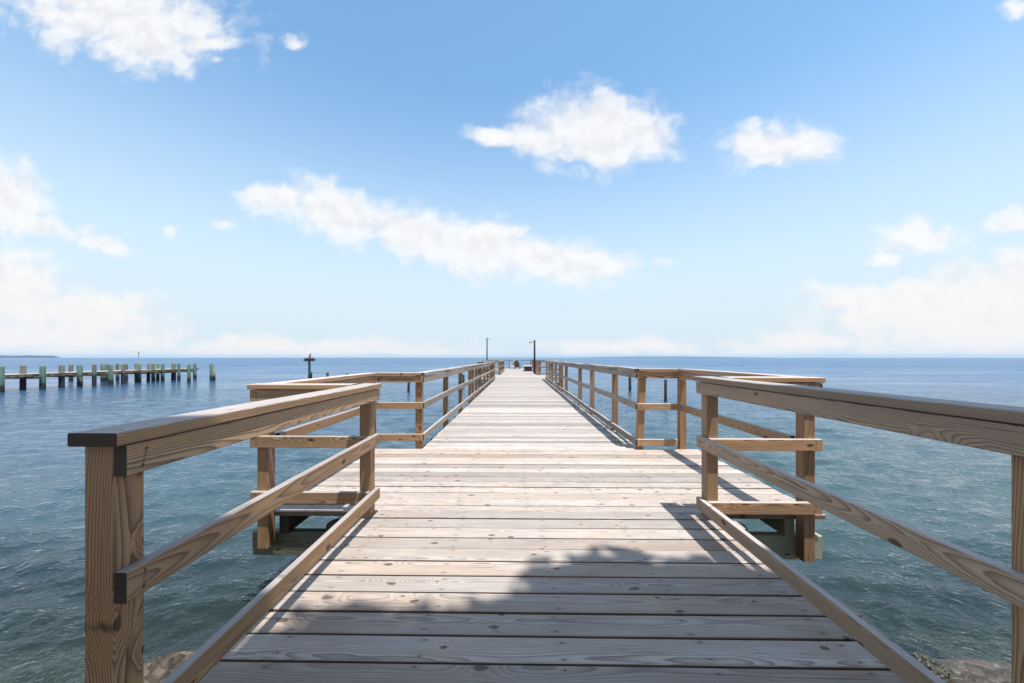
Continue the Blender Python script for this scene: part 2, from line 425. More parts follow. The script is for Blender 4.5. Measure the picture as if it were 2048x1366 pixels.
# long runs of the pier
def yl(ys, y0): return [(y - y0, random.uniform(-0.012, 0.012), w) for y, w in ys]
railing((-1.334, 5.04), (-1.334, 21.42), (1, 0), LEFT, yl([(6.99, W4), (8.8, W4), (10.55, W4), (11.25, W4), (12.2, W4), (13.5, W4), (15.2, W4), (16.9, W4), (18.6, W4), (20.0, 0.14), (21.35, W4)], 5.04), material='weather', jit=0.007, capext=(0.0, 0), seg=1.0)
railing((1.664, 5.04), (1.664, 21.42), (-1, 0), RIGHT, yl([(6.42, W4), (8.38, W4), (10.0, W4), (12.8, W4), (14.7, 0.16), (16.2, W4), (18.0, W4), (19.7, W4), (21.35, W4)], 5.04), material='weather', jit=0.007, seg=1.0)
# second platform
for x0, x1, hs, fx in ((-2.36, -1.30, LEFT, 0), (1.63, 2.53, RIGHT, 1)):
    sd = 1 if x0 < 0 else -1
    xo = x0 if x0 < 0 else x1
    railing((x0, 21.46), (x1, 21.46), (0, -1), hs, [(0.05 if sd > 0 else x1 - x0 - 0.05, 0, W4)], material='weather', capext=(0, 0), zlow=-1.7)
    railing((xo + sd * 0.09, 21.55), (xo + sd * 0.09, 27.4), (sd, 0), hs, [(1.9, 0, W4), (3.8, 0, W4), (5.8, 0, W4)], material='weather', jit=0.005)
    railing((x0, 27.46), (x1, 27.46), (0, -1), hs, [((x1 - x0) - 0.06 if sd > 0 else 0.06, 0, 0.15)], material='weather', zlow=-1.7)
railing((-1.334, 27.50), (-1.334, 37.9), (1, 0), LEFT, yl([(29.3, W4), (31.1, W4), (32.9, W4), (34.7, W4), (36.5, W4)], 27.5), material='weather', jit=0.006)
railing((1.664, 27.50), (1.664, 44.9), (-1, 0), RIGHT, yl([(29.8, W4), (31.6, W4), (33.5, W4), (35.4, W4), (37.3, W4), (39.2, W4), (41.1, W4), (43.0, W4)], 27.5), material='weather', jit=0.006)
# head of the pier
HEAD = dict(cap=1.02, top=(0.90, 0.981), mid=(0.52, 0.59), bot=(0.10, 0.17))
railing((-3.70, 37.96), (-1.30, 37.96), (0, -1), HEAD, [(0.06, 0, W4), (1.2, 0, W4)], material='weather', zlow=-1.6)
railing((-3.62, 38.0), (-3.62, 45.0), (1, 0), HEAD, [(1.9, 0, W4), (3.8, 0, W4), (5.7, 0, W4)], material='weather')
HEAD2 = dict(HEAD, top=(0.945, 0.981), mid=(0.535, 0.575), bot=(0.115, 0.155))
railing((-3.62, 45.05), (1.66, 45.05), (0, -1), HEAD2, [(0.0, 0, W4), (2.6, 0, W4), (5.25, 0, W4)], material='weather')

# understructure: joists, cross beams, piles
def beam(name, p0, p1, w, t, wv=(0, 0, 1), m='under'):
    return Wood().board(p0, p1, wv, w, t, 0.8, 0.005).build(name, M[m], pier)
beam('beam', (-2.20, 3.035, -0.285), (0.148, 3.035, -0.285), 0.195, 0.075)  # left half of the front beam, shade put into its darker wood colour
beam('beam', (0.152, 3.035, -0.285), (2.47, 3.035, -0.285), 0.195, 0.075, m='pale')  # right half of the same beam, sunlight put into its paler wood colour
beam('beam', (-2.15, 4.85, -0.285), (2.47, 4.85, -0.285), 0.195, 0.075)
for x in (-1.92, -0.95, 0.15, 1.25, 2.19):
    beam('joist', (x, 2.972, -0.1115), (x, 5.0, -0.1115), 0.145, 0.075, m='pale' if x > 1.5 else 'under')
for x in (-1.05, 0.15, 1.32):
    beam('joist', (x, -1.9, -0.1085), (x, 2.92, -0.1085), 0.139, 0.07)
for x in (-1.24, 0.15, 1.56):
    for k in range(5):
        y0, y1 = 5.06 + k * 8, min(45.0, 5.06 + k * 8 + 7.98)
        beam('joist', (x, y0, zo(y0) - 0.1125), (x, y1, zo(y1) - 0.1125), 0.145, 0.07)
pz = lathe([(0.13, -2.6), (0.135, -1.2), (0.125, -0.20)], 14, wob=0.02)
proto_pile = None
for k, y in enumerate([3.2, 4.68, 8.2, 11.4, 14.7, 17.9, 21.6, 24.5, 27.4, 30.7, 34.0, 38.0, 41.5, 44.8]):
    xs = (-1.55, 1.85) if y < 5 else (-1.05, 1.4)
    if y > 5: beam('beam', (-1.5, y + 0.17, zo(y) - 0.285), (1.8, y + 0.17, zo(y) - 0.285), 0.19, 0.07)
    for x in xs:
        if proto_pile is None:
            o = mesh_obj('piling', pz[0], pz[1], M['piledark'], None, True); proto_pile = o
        else:
            o = proto_pile.copy(); COL.objects.link(o)
        o.parent = pier; o.location = Vector((x, y, zo(y))) - pier.location
for x, y in ((-2.2, 21.7), (-2.2, 27.2), (2.4, 21.7), (2.4, 27.2), (-3.4, 38.3), (-3.4, 44.7)):
    o = proto_pile.copy(); COL.objects.link(o); o.parent = pier; o.location = Vector((x, y, zo(y) - 0.02)) - pier.location

# ------------------------------------------------------------------ lamp posts, chairs, storage box on the pier
def lamp_post(x, y, z0, ztop, w, side, label):
    t = thing('lamp_post', (x, y, z0), label, 'lamp post', 'lamp posts on the pier')
    v, f = lathe([(w * .52, 0), (w * .50, (ztop - z0) * .5), (w * .46, ztop - z0)], 12, (x, y, z0), 0.03)
    mesh_obj('pole', v, f, M['poledark'], t, True)
    za = ztop - 0.16
    v, f = tube((x + side * w * .4, y, za - 0.06), (x + side * 0.26, y, za), 0.022, 0.02)
    mesh_obj('arm', v, f, M['metal'], t)
    v, f = lathe([(0.05, 0.05), (0.085, 0.0), (0.09, -0.05), (0.07, -0.075)], 12, (x + side * 0.33, y, za + 0.0))
    mesh_obj('lamp_head', v, f, M['metal'], t, True)
    return t
pr = at_z(1069.5, 747.5, zo(29)); lamp_post(1.37, pr.y, zo(pr.y), at_d(1069.5, 680, pr.y).z, 0.155, -1, 'thick weathered lamp post inside the right railing, lamp arm pointing left')
pl = at_d(973.8, 675, 44.6); lamp_post(pl.x, 44.75, zo(44.7), pl.z, 0.14, 1, 'thin dark lamp post at the far left corner of the pier head')

def adirondack(loc, rz, material, label):
    t = thing('adirondack_chair', loc, label, 'chair', 'chairs at the end of the pier')
    c, s = math.cos(rz), math.sin(rz)
    def T(vf):
        v, f = vf
        return [(loc[0] + x * c - y * s, loc[1] + x * s + y * c, loc[2] + z) for x, y, z in v], f
    def slab(x0, x1, p, q, th):          # slab spanning x, from p=(y,z) to q=(y,z)
        d = Vector((0, q[0] - p[0], q[1] - p[1])).normalized(); n = Vector((1, 0, 0)).cross(d) * th
        v = [(x, y + n.y * k, z + n.z * k) for k in (0, 1) for (x, y, z) in ((x0, p[0], p[1]), (x1, p[0], p[1]), (x1, q[0], q[1]), (x0, q[0], q[1]))]
        return v, [(3, 2, 1, 0), (4, 5, 6, 7), (0, 1, 5, 4), (1, 2, 6, 5), (2, 3, 7, 6), (3, 0, 4, 7)]
    slats = [slab(-0.27, 0.27, (0.30 - k * 0.098, 0.36 - k * 0.024), (0.30 - k * 0.098 - 0.085, 0.36 - k * 0.024 - 0.021), 0.02) for k in range(6)]
    mesh_obj('seat', *T(join(*slats)), material, t)
    bs = []
    for k, hgt in enumerate((0.62, 0.72, 0.78, 0.80, 0.78, 0.72, 0.62)):
        x = (k - 3) * 0.082
        bs.append(slab(x - 0.037, x + 0.037, (-0.26, 0.25), (-0.26 - hgt * 0.42, 0.25 + hgt * 0.94), 0.02))
    bs.append(slab(-0.26, 0.26, (-0.40, 0.52), (-0.44, 0.61), -0.03))
    mesh_obj('backrest', *T(join(*bs)), material, t)
    for sx in (-1, 1):
        mesh_obj('armrest', *T(boxm((sx * 0.36 - 0.07, -0.50, 0.545), (sx * 0.36 + 0.07, 0.36, 0.57))), material, t)
        mesh_obj('leg', *T(boxm((sx * 0.31 - 0.02, 0.22, 0.0), (sx * 0.31 + 0.02, 0.32, 0.545))), material, t)
        v, f = slab(sx * 0.27 - 0.0, sx * 0.27 + 0.03, (0.30, 0.25), (-0.62, 0.0), 0.10)
        mesh_obj('leg', *T((v, f)), material, t)
    return t
p = at_z(1034.5, 737.4, zo(43)); adirondack((p.x, 43.0, zo(43)), R(-8), M['darkbrown'], 'dark brown slatted chair with wide arms, facing the sea at the pier end')
p = at_d(1027.8, 730, 44.0); adirondack((p.x, 44.0, zo(44)), R(5), M['white'], 'white slatted chair beyond the dark brown chair at the pier end')

sb = thing('storage_bench', (0.95, 35.8, zo(36)), 'dark brown box bench with pale lid against the right railing near the pier end', 'bench')
z = zo(36)
mesh_obj('body', *join(boxm((0.66, 35.0, z + 0.002), (1.36, 36.9, z + 0.46))), M['darkbrown'], sb)
mesh_obj('lid', *boxm((0.58, 34.92, z + 0.462), (1.42, 36.98, z + 0.53)), M['lidgrey'], sb)

# ------------------------------------------------------------------ the neighbouring dock and loose piles
def pile_mesh(name, c, r, ztop, zbot, material, parent=None, lean=(0, 0), slant=0.0):
    hgt = ztop - zbot
    v, f = lathe([(r * 1.03, 0), (r * 1.02, hgt * .35), (r * .99, hgt * .7), (r * .97, hgt - 0.02), (r * .93, hgt)], 14, (c[0], c[1], zbot), 0.03, lean)
    if slant: v = [(x, y, zz_ + (slant * (x - c[0]) / r if zz_ > ztop - 0.03 else 0)) for x, y, zz_ in v]
    return mesh_obj(name, v, f, material, parent, True, loc=None if parent else (c[0], c[1], WZ))

def pile_px(x, yw, ytop, wpx):
    p = at_z(x, yw, WZ); d = (p - Vector((0, 0, H))).length
    dep = p.y * math.cos(YAW) - p.x * math.sin(YAW)
    return p, wpx * dep / F / 2, at_d(x, ytop, dep).z

dz0 = 0.165
dock = thing('dock', (-33.2, 27.0, 0.0), 'long low neighbouring dock on green treated piles, left of the pier', 'dock')
front = [(2, 785, 733, 9.5), (85, 779, 732, 8.8), (160, 773.6, 730.5, 8.2), (222, 770.2, 730, 7.4), (278.5, 765, 728, 6.6), (307, 763.2, 727, 6.2), (325, 762.2, 728, 6.0), (358, 761, 727, 5.4), (390, 758.6, 727, 5.8)]
back = [(45.5, 779, 731, 8.6), (123.5, 775.5, 730.5, 8.6), (188.5, 772.8, 729, 6.6), (246.5, 767.6, 728.5, 6.6), (273, 763, 727.5, 5.6), (296.5, 762.6, 728, 5.4), (347, 760.4, 727, 7.5)]
Xf = []
for x, yw, yt, w in front:
    p, r, zt = pile_px(x, yw, yt, w); Xf.append(p)
    pile_mesh('piling', (p.x, p.y), r, zt, WZ - 1.6, M['pilegreen'], dock, (random.uniform(-.01, .01), 0))
Xb = []
for x, yw, yt, w in back:
    p, r, zt = pile_px(x, yw, yt, w); Xb.append(p)
    pile_mesh('piling', (p.x, p.y), r, zt, WZ - 1.6, M['pilesup'], dock, (random.uniform(-.01, .01), 0))
x_in = sum(p.x for p in Xf) / len(Xf) - 0.17
w = Wood(); y = 17.0
while y < 36.6:
    w.board((x_in - 2.25, y + .1, dz0 - 0.03 + random.uniform(-.008, .008)), (x_in + random.uniform(-.03, .03), y + .1, dz0 - 0.03), (0, 1, 0), 0.186, 0.05, 3, 0.006); y += 0.2
w.build('deck', M['weather'], dock)
w = Wood()
for xx in (x_in - 0.06, x_in - 2.1): w.board((xx, 17.0, dz0 - 0.122), (xx, 36.5, dz0 - 0.122), (0, 0, 1), 0.13, 0.08, 3)
w.build('joist', M['rail'], dock)
for p in Xf:
    Wood().board((x_in - 2.3, p.y - 0.2, dz0 - 0.262), (x_in + 0.45, p.y - 0.2, dz0 - 0.262), (0, 0, 1), 0.14, 0.08, 3).build('beam', M['under'], dock)

loose = [  # x, waterline, top, width, material, label
    (424, 761, 728, 7.4, 'pilegreen', 'stepped green mooring pile standing alone off the end of the dock'),
    (378, 765, 728.5, 5.8, 'pilegreen', 'green mooring pile just in front of the dock end'),
    (142.5, 762.8, 729, 6.4, 'pilegrey', 'pale grey green pile behind the dock, leftmost of those behind it'),
    (206, 764, 728.3, 6.6, 'pilegreen', 'green pile behind the dock, left one of a close pair'),
    (214.5, 763.5, 728, 5.8, 'pilegreen', 'green pile behind the dock, right one of a close pair'),
    (235.5, 762.5, 728, 5.4, 'pilegrey', 'thin pale pile behind the dock right of the close pair'),
    (252.5, 761.6, 728, 5.6, 'pilegrey', 'pale grey pile behind the dock, close beside a dock support'),
    (315.5, 760.2, 728, 5.2, 'pilegreen', 'slim green pile behind the outer half of the dock'),
    (815.5, 783.3, 752, 5.0, 'piledark', 'dark leaning pile in open water seen under the left platform rail'),
    (927.5, 769, 749, 4.4, 'piledark', 'dark pile in water close behind the left pier railing posts'),
    (622.6, 757.5, 744.5, 2.6, 'piledark', 'short dark stake beside the nest pole'),
    (655.5, 759, 745, 4.8, 'piledark', 'short blunt grey pile right of the nest pole'),
    (694, 757.5, 745.6, 3.2, 'piledark', 'small pile stub just showing over the left platform rail'),
    (1260, 780.5, 747, 5.6, 'piledark', 'dark pile right of the pier seen between railing posts'),
    (1331, 802, 759, 5.6, 'piledark', 'dark flat topped pile right of the pier, nearest of the loose ones'),
]
for x, yw, yt, wd, mm, lab in loose:
    p, r, zt = pile_px(x, yw, yt, wd)
    if zt > 0.75 and mm == 'piledark': zt = 0.75
    lean = (0.03, 0) if x in (815.5,) else (random.uniform(-.012, .012), 0)
    o = pile_mesh('mooring_pile', (p.x, p.y), r, zt, WZ - 1.6, M[mm], None, lean)
    tag(o, lab, 'pile', 'loose piles standing in the water')
    if x == 424:
        v, f = lathe([(r * .55, 0), (r * .52, at_d(x, 738, p.y).z - WZ + 0.6)], 10, (p.x + r * 1.25, p.y, WZ - 0.6), 0.03)
        mesh_obj('side_pile', v, f, M[mm], o, True)

# nest pole with the stick nest and a bird on it
p, r, zt = pile_px(618.8, 758, 722, 4.6)
tag(pile_mesh('nest_pole', (p.x, p.y), r, zt, WZ - 1.6, M['pilegreen'], None), 'dark green pole rising from the water with a big stick nest on top', 'pole')
v, f = [], []
rr = random.Random(3)
for i in range(230):
    a = rr.uniform(0, 2 * math.pi); rad = rr.uniform(0.05, 0.47) ; hh = rr.uniform(0.0, 0.30) * (1 - 0.5 * rad)
    c = Vector((p.x + rad * math.cos(a), p.y + rad * math.sin(a), zt + 0.02 + hh))
    d = Vector((math.cos(a + rr.uniform(0.6, 2.4)), math.sin(a + rr.uniform(0.6, 2.4)), rr.uniform(-0.28, 0.28))).normalized() * rr.uniform(0.12, 0.34)
    tv_, tf_ = tube(c - d, c + d, 0.013, 0.009, 5); o_ = len(v); v += tv_; f += [tuple(q + o_ for q in k) for k in tf_]
mv, mf = lathe([(0.16, 0.0), (0.34, 0.04), (0.44, 0.14), (0.45, 0.24), (0.30, 0.28)], 16, (p.x, p.y, zt + 0.005), 0.08)
o_ = len(v); v += mv; f += [tuple(q + o_ for q in k) for k in mf]
tag(mesh_obj('bird_nest', v, f, M['twig'], None, loc=(p.x, p.y, zt)), 'large ragged stick nest on top of the dark green pole', 'nest')

def bird_mesh(profile_pts, loc, label, name='bird', group=None, wings=False, sc=1.0):
    if not wings:    # a bird standing upright: body, neck, head, beak, tail
        v, f = [], []
        n = 10
        ring = [((0, -.10, -.05), .02), ((0, -.07, .05), .065), ((0, -.02, .16), .085), ((0, .02, .27), .075), ((0, .04, .34), .05), ((0, .05, .39), .052), ((0, .06, .44), .045), ((0, .10, .445), .018), ((0, .135, .43), .004)]
        for (cx_, cy_, cz_), r_ in ring:
            for k in range(n):
                a = 2 * math.pi * k / n
                v.append((loc[0] + sc * (cx_ + r_ * math.cos(a)), loc[1] + sc * (cy_ + r_ * math.sin(a) * .9), loc[2] + sc * (cz_ + .08 + r_ * .3 * math.sin(a))))
        for i in range(len(ring) - 1):
            for k in range(n):
                a, b = i * n + k, i * n + (k + 1) % n
                f.append((a, b, b + n, a + n))
        f.append(tuple(range(n - 1, -1, -1)))
        for sx in (-1, 1):
            tv_, tf_ = tube((loc[0] + sc * sx * .03, loc[1], loc[2]), (loc[0] + sc * sx * .035, loc[1] - .01, loc[2] + sc * .2), .012 * sc, .016 * sc, 6)
            o_ = len(v); v += tv_; f += [tuple(q + o_ for q in k) for k in tf_]
    else:            # a bird gliding, wings raised
        v, f = lathe([(.01, -.30), (.05, -.16), (.08, 0), (.06, .14), (.045, .20), (.01, .28)], 8)
        v = [(loc[0] + sc * x, loc[1] + sc * z_, loc[2] + sc * y) for x, y, z_ in v]
        for sx in (-1, 1):
            pts = [(.04, .10, .02), (.32, .13, .16), (.72, -.02, .10), (.34, -.06, .13), (.04, -.10, .0)]
            o_ = len(v)
            v += [(loc[0] + sc * sx * x, loc[1] + sc * y, loc[2] + sc * z_) for x, y, z_ in pts]
            v += [(loc[0] + sc * sx * x, loc[1] + sc * y, loc[2] + sc * (z_ - .025)) for x, y, z_ in pts]
            f += [tuple(o_ + k for k in range(5)), tuple(o_ + 5 + k for k in range(4, -1, -1))]
            f += [(o_ + k, o_ + (k + 1) % 5, o_ + 5 + (k + 1) % 5, o_ + 5 + k) for k in range(5)]
    o = mesh_obj(name, v, f, M['bird'], None, True, loc=loc)
    return tag(o, label, 'bird', group)
bird_mesh(None, (p.x + 0.09, p.y - 0.05, zt + 0.26), 'dark bird standing upright on the stick nest', sc=0.95)
for x, y, d, lab in ((268, 703, 150, 'small dark bird flying just left of the far channel marker'), (286.5, 703.6, 150, 'small dark bird flying just right of the far channel marker'), (1471, 681.5, 110, 'lone dark bird flying low in the sky right of the pier')):
    bird_mesh(None, at_d(x, y, d), lab, group='birds flying low over the water', wings=True, sc=0.8 if d > 120 else 0.6)

# far marker and two floats
p = at_z(277.3, 718.5, WZ); dep = 440.0
p = at_d(277.3, 715, dep); zt = at_d(277.3, 703.5, dep).z
mk = thing('channel_marker', (p.x, p.y, WZ), 'thin pole marker far out on the horizon beyond the dock', 'marker')
v, f = tube((p.x, p.y, WZ - 2), (p.x, p.y, zt), 0.24, 0.20); mesh_obj('pole', v, f, M['pilegrey'], mk)
v, f = lathe([(0.3, 0), (0.62, .5), (0.62, 1.2), (0.2, 1.6)], 10, (p.x, p.y, zt - 2.2)); mesh_obj('marker_light', v, f, M['floatdark'], mk)
for x, y, lab in ((1483, 733, 'small dark crab pot float on open water right of the pier, nearer the pier'), (1567, 732, 'small dark crab pot float on open water, farther right')):
    q = at_z(x, y, WZ)
    v, f = lathe([(0.02, -0.12), (0.11, -0.08), (0.15, 0.03), (0.11, 0.13), (0.03, 0.17), (0.02, 0.34)], 10, (q.x, q.y, WZ))
    tag(mesh_obj('float', v, f, M['floatdark'], None, True, loc=(q.x, q.y, WZ)), lab, 'float', 'floats on the water')

# ------------------------------------------------------------------ far shores (structure)
def land(name, x0, x1, prof, d, col):
    n = 90; v, f = [], []
    for i in range(n + 1):
        t = i / n; x = x0 + (x1 - x0) * t
        a = at_d(x, 715, d); hgt = prof(t) * d / F
        hgt *= 1 + 0.25 * mnoise.noise(Vector((t * 25, 3.1, 0))) + 0.15 * mnoise.noise(Vector((t * 70, 9.1, 0)))
        for dy, hh in ((0, -3), (0, hgt * .55), (d * 0.01, hgt), (d * 0.06, hgt * .8), (d * 0.08, -3)):
            v.append((a.x * (1 + dy / d), a.y + dy, WZ + max(hh, -3)))
    for i in range(n):
        for k in range(4):
            a = i * 5 + k; f.append((a, a + 5, a + 6, a + 1))
    m, nb, b = mat(name)
    g = nb.new('ShaderNodeNewGeometry'); nn = nb.noise(g.outputs['Position'], 0.02, 5.0, 0.6)
    nb.put(b.inputs['Base Color'], nb.mix(nn, tuple(k * .7 for k in col), tuple(k * 1.3 for k in col)))
    b.inputs['Roughness'].default_value = 1.0; b.inputs['Specular IOR Level'].default_value = 0.0
    tag(mesh_obj(name, v, f, m, None, False), kind='structure')
land('hills', -500, 118, lambda t: 6.0 * min(1, (1 - t) * 30 + .35) * (0.75 + 0.25 * (1 - t)) - 0.2, 4200, (0.030, 0.045, 0.040))
land('hills', 1110, 1560, lambda t: 2.4 * math.sin(math.pi * t) ** 1.2 - 0.2, 9000, (0.06, 0.075, 0.05))

# ------------------------------------------------------------------ humid air
hz = mesh_obj('haze', *boxm((-16500, -400, WZ - 8.0), (16500, 15500, 48.0)), None)
tag(hz, kind='stuff')
hm = bpy.data.materials.new('haze'); hm.use_nodes = True; hn = NB(hm.node_tree)
hn.n.remove(hm.node_tree.nodes['Principled BSDF'])
pv = hn.new('ShaderNodeVolumePrincipled'); pv.inputs['Color'].default_value = (0.52, 0.76, 1.0, 1); pv.inputs['Density'].default_value = 0.00008
pv.inputs['Anisotropy'].default_value = 0.0
hn.l.new(pv.outputs[0], hm.node_tree.nodes['Material Output'].inputs['Volume'])
hz.data.materials.clear(); hz.data.materials.append(hm)

# ------------------------------------------------------------------ water
def build_water():
    r = [0.8]
    while r[-1] < 170: r.append(r[-1] * 1.0088 + 0.004)
    nwave = len(r)
    while r[-1] < 12500: r.append(r[-1] * 1.12)
    r = np.array(r); na = 560
    ang = np.linspace(R(-4), R(184), na)
    RR, AA = np.meshgrid(r, ang, indexing='ij')
    X = RR * np.cos(AA); Y = RR * np.sin(AA) + 0.6
    Z = np.zeros_like(X)
    cell = np.maximum(RR * 0.0088 + 0.004, RR * R(188) / na)
    lam = np.exp(rng.uniform(np.log(0.075), np.log(1.15), 130))
    for L in lam:
        th = R(90) + rng.normal(0.18, 0.5); k = 2 * math.pi / L
        amp = 0.0062 * L ** 0.84 * rng.uniform(0.6, 1.3)
        att = np.clip((L / cell - 2.2) / 2.5, 0, 1)
        # groups: each train is modulated so crests come and go
        ph = k * (X * math.cos(th) + Y * math.sin(th)) + rng.uniform(0, 6.28)
        th2 = rng.uniform(0, 6.28); k2 = k * rng.uniform(0.10, 0.22)
        env = 0.62 + 0.38 * np.sin(k2 * (X * math.cos(th2) + Y * math.sin(th2)) + rng.uniform(0, 6.28))
        s = np.sin(ph)
        Z += amp * att * env * (s + 0.22 * np.sin(2 * ph + 1.57))
    Z += WZ
    nr = len(r)
    me = bpy.data.meshes.new('water')
    co = np.stack([X, Y, Z], -1).reshape(-1, 3).astype(np.float32)
    idx = np.arange(nr * na).reshape(nr, na)
    q = np.stack([idx[:-1, :-1], idx[1:, :-1], idx[1:, 1:], idx[:-1, 1:]], -1).reshape(-1, 4)
    me.vertices.add(len(co)); me.vertices.foreach_set('co', co.ravel())
    me.loops.add(q.size); me.loops.foreach_set('vertex_index', q.ravel().astype(np.int32))
    me.polygons.add(len(q)); me.polygons.foreach_set('loop_start', np.arange(0, q.size, 4, dtype=np.int32))
    me.polygons.foreach_set('use_smooth', np.ones(len(q), dtype=bool))
    me.update(calc_edges=True); me.validate()
    o = bpy.data.objects.new('water', me); COL.objects.link(o); tag(o, kind='structure')
    m = bpy.data.materials.new('water'); m.use_nodes = True; nb = NB(m.node_tree)
    for n in list(nb.n):
        if n.type != 'OUTPUT_MATERIAL': nb.n.remove(n)
    out = [n for n in nb.n if n.type == 'OUTPUT_MATERIAL'][0]
    g = nb.new('ShaderNodeNewGeometry'); pos = g.outputs['Position']; p = nb.xyz(pos)
    dist = nb.v('LENGTH', pos)
    # ripples on the swell
    n1 = nb.noise(nb.v('MULTIPLY', pos, (9.0, 14.0, 0.0)), 1.0, 4.0, 0.6, dist=0.4)
    n2 = nb.noise(nb.v('MULTIPLY', pos, (1.1, 2.2, 0.0)), 1.0, 5.0, 0.62, dist=0.3)
    n3 = nb.noise(nb.v('MULTIPLY', pos, (0.06, 0.22, 0.0)), 1.0, 4.0, 0.55)
    f1 = nb.step(dist, 4.0, 60.0, 1.0, 0.0); f2 = nb.lin(dist, 4.0, 60.0, 0.25, 1.0)
    b1 = nb.bump(nb.m('MULTIPLY', n1, f1), 0.75, 0.035)
    wind = nb.step(nb.noise(nb.v('MULTIPLY', pos, (0.05, 0.16, 0.0)), 1.0, 3.0, 0.55), 0.35, 0.68, 0.45, 1.35)
    b2 = nb.bump(nb.m('MULTIPLY', nb.m('MULTIPLY', n2, f2), wind), 0.8, 0.22, b1)
    b3 = nb.bump(n3, 0.5, 0.6, b2)
    # body colour: greenish over the shallows, blue farther out, with broad patches
    pat = nb.noise(nb.v('MULTIPLY', pos, (0.10, 0.25, 0.0)), 1.0, 3.0, 0.5)
    sh = nb.m('ADD', p[1], nb.m('MULTIPLY', nb.m('SUBTRACT', pat, 0.5), 9.0))
    sh = nb.m('SUBTRACT', sh, nb.m('MULTIPLY', p[0], 0.45))
    body = nb.mix(nb.step(sh, 1.0, 16.0), (0.038, 0.068, 0.066), (0.030, 0.066, 0.104))
    body = nb.mix(nb.step(dist, 8.0, 60.0), body, (0.020, 0.080, 0.170))
    df = nb.new('ShaderNodeBsdfDiffuse'); nb.put(df.inputs['Color'], body)
    tr = nb.new('ShaderNodeBsdfTransparent'); nb.put(tr.inputs['Color'], (0.62, 0.74, 0.66, 1))
    dep = nb.m('SUBTRACT', p[1], nb.m('MULTIPLY', nb.m('ABSOLUTE', nb.m('SUBTRACT', p[0], 0.2)), 0.05))
    clear = nb.step(nb.m('ADD', dep, nb.m('MULTIPLY', nb.m('SUBTRACT', pat, .5), 1.2)), 2.5, 5.2, 0.75, 0.0)
    mx = nb.new('ShaderNodeMixShader'); nb.put(mx.inputs[0], clear); nb.l.new(df.outputs[0], mx.inputs[1]); nb.l.new(tr.outputs[0], mx.inputs[2])
    gl = nb.new('ShaderNodeBsdfGlossy'); nb.put(gl.inputs['Roughness'], nb.lin(dist, 3.0, 90.0, 0.03, 0.20)); nb.put(gl.inputs['Normal'], b3)
    gl.inputs['Color'].default_value = (0.88, 0.93, 1.0, 1)
    fr = nb.new('ShaderNodeFresnel'); fr.inputs['IOR'].default_value = 1.33; nb.put(fr.inputs['Normal'], b3)
    fac = nb.m('MINIMUM', fr.outputs[0], nb.lin(dist, 6.0, 120.0, 0.9, 0.40))
    m2 = nb.new('ShaderNodeMixShader'); nb.put(m2.inputs[0], fac); nb.l.new(mx.outputs[0], m2.inputs[1]); nb.l.new(gl.outputs[0], m2.inputs[2])
    nb.l.new(m2.outputs[0], out.inputs['Surface'])
    me.materials.append(m)
build_water()

# ------------------------------------------------------------------ shore, sea bed, rocks
def rock_mat(name, a, b_, dark, sc=6.0, moss=None):
    m, nb, b = mat(name)
    g = nb.new('ShaderNodeNewGeometry'); pos = g.outputs['Position']
    n = nb.noise(pos, sc, 6.0, 0.65); n2 = nb.noise(pos, sc * 9, 3.0, 0.6)
    vo = nb.new('ShaderNodeTexVoronoi'); nb.put(vo.inputs['Vector'], pos); vo.inputs['Scale'].default_value = sc * 6
    c = nb.mix(nb.step(n, 0.35, 0.65), a, b_)
    pv = nb.lin(nb.xyz(vo.outputs['Color'])[0], 0, 1, 0.35, 1.6)
    c = nb.mix(0.9, c, nb.mix(1.0, c, nb.comb(pv, pv, pv), 'MULTIPLY'))
    z = nb.m('ADD', nb.xyz(pos)[2], nb.m('MULTIPLY', nb.m('SUBTRACT', n, 0.5), 0.25))
    c = nb.mix(nb.step(z, WZ + 0.0, WZ + 0.16, 0.75, 0.0), c, dark)
    if moss: c = nb.mix(nb.step(n2, 0.5, 0.62, 0.0, 0.7), c, moss)
    nb.put(b.inputs['Base Color'], c); nb.put(b.inputs['Roughness'], nb.step(z, WZ, WZ + 0.2, 0.25, 0.75))
    hh = nb.m('ADD', nb.m('ADD', n, nb.m('MULTIPLY', n2, 0.3)), nb.m('MULTIPLY', vo.outputs['Distance'], -0.5))
    nb.put(b.inputs['Normal'], nb.bump(hh, 0.9, 0.05))
    return m
M['shore'] = rock_mat('gravel_bank', (0.075, 0.063, 0.051), (0.038, 0.032, 0.026), (0.040, 0.033, 0.021), 3.0)
M['rocktan'] = rock_mat('tan_rock', (0.105, 0.080, 0.054), (0.040, 0.031, 0.021), (0.07, 0.055, 0.032), 5.0)
M['rockdark'] = rock_mat('dark_rock', (0.055, 0.052, 0.045), (0.10, 0.095, 0.08), (0.02, 0.022, 0.018), 7.0, (0.09, 0.10, 0.03))

v, f = [], []
nx, ny = 150, 110
for j in range(ny + 1):
    y = -12 + 32 * (j / ny) ** 0.75 if j else -12
    for i in range(nx + 1):
        x = -22 + 44 * i / nx
        edge = 2.18 + 0.22 * mnoise.noise(Vector((x * 0.5, 0, 4.2))) + (0.10 if x > 1.5 else 0) - 0.02 * abs(x)
        s = edge - y
        z = WZ + (0.42 * s if s > 0 else 0.30 * s)
        z = min(z, -0.20 + 0.02 * s); z = max(z, WZ - 1.3)
        z += 0.07 * mnoise.noise(Vector((x * 2.1, y * 2.1, 1.0))) + 0.035 * mnoise.noise(Vector((x * 6, y * 6, 2.0)))
        v.append((x, y, z))
for j in range(ny):
    for i in range(nx):
        a = j * (nx + 1) + i; f.append((a, a + 1, a + nx + 2, a + nx + 1))
tag(mesh_obj('shore', v, f, M['shore'], None, True), kind='structure')
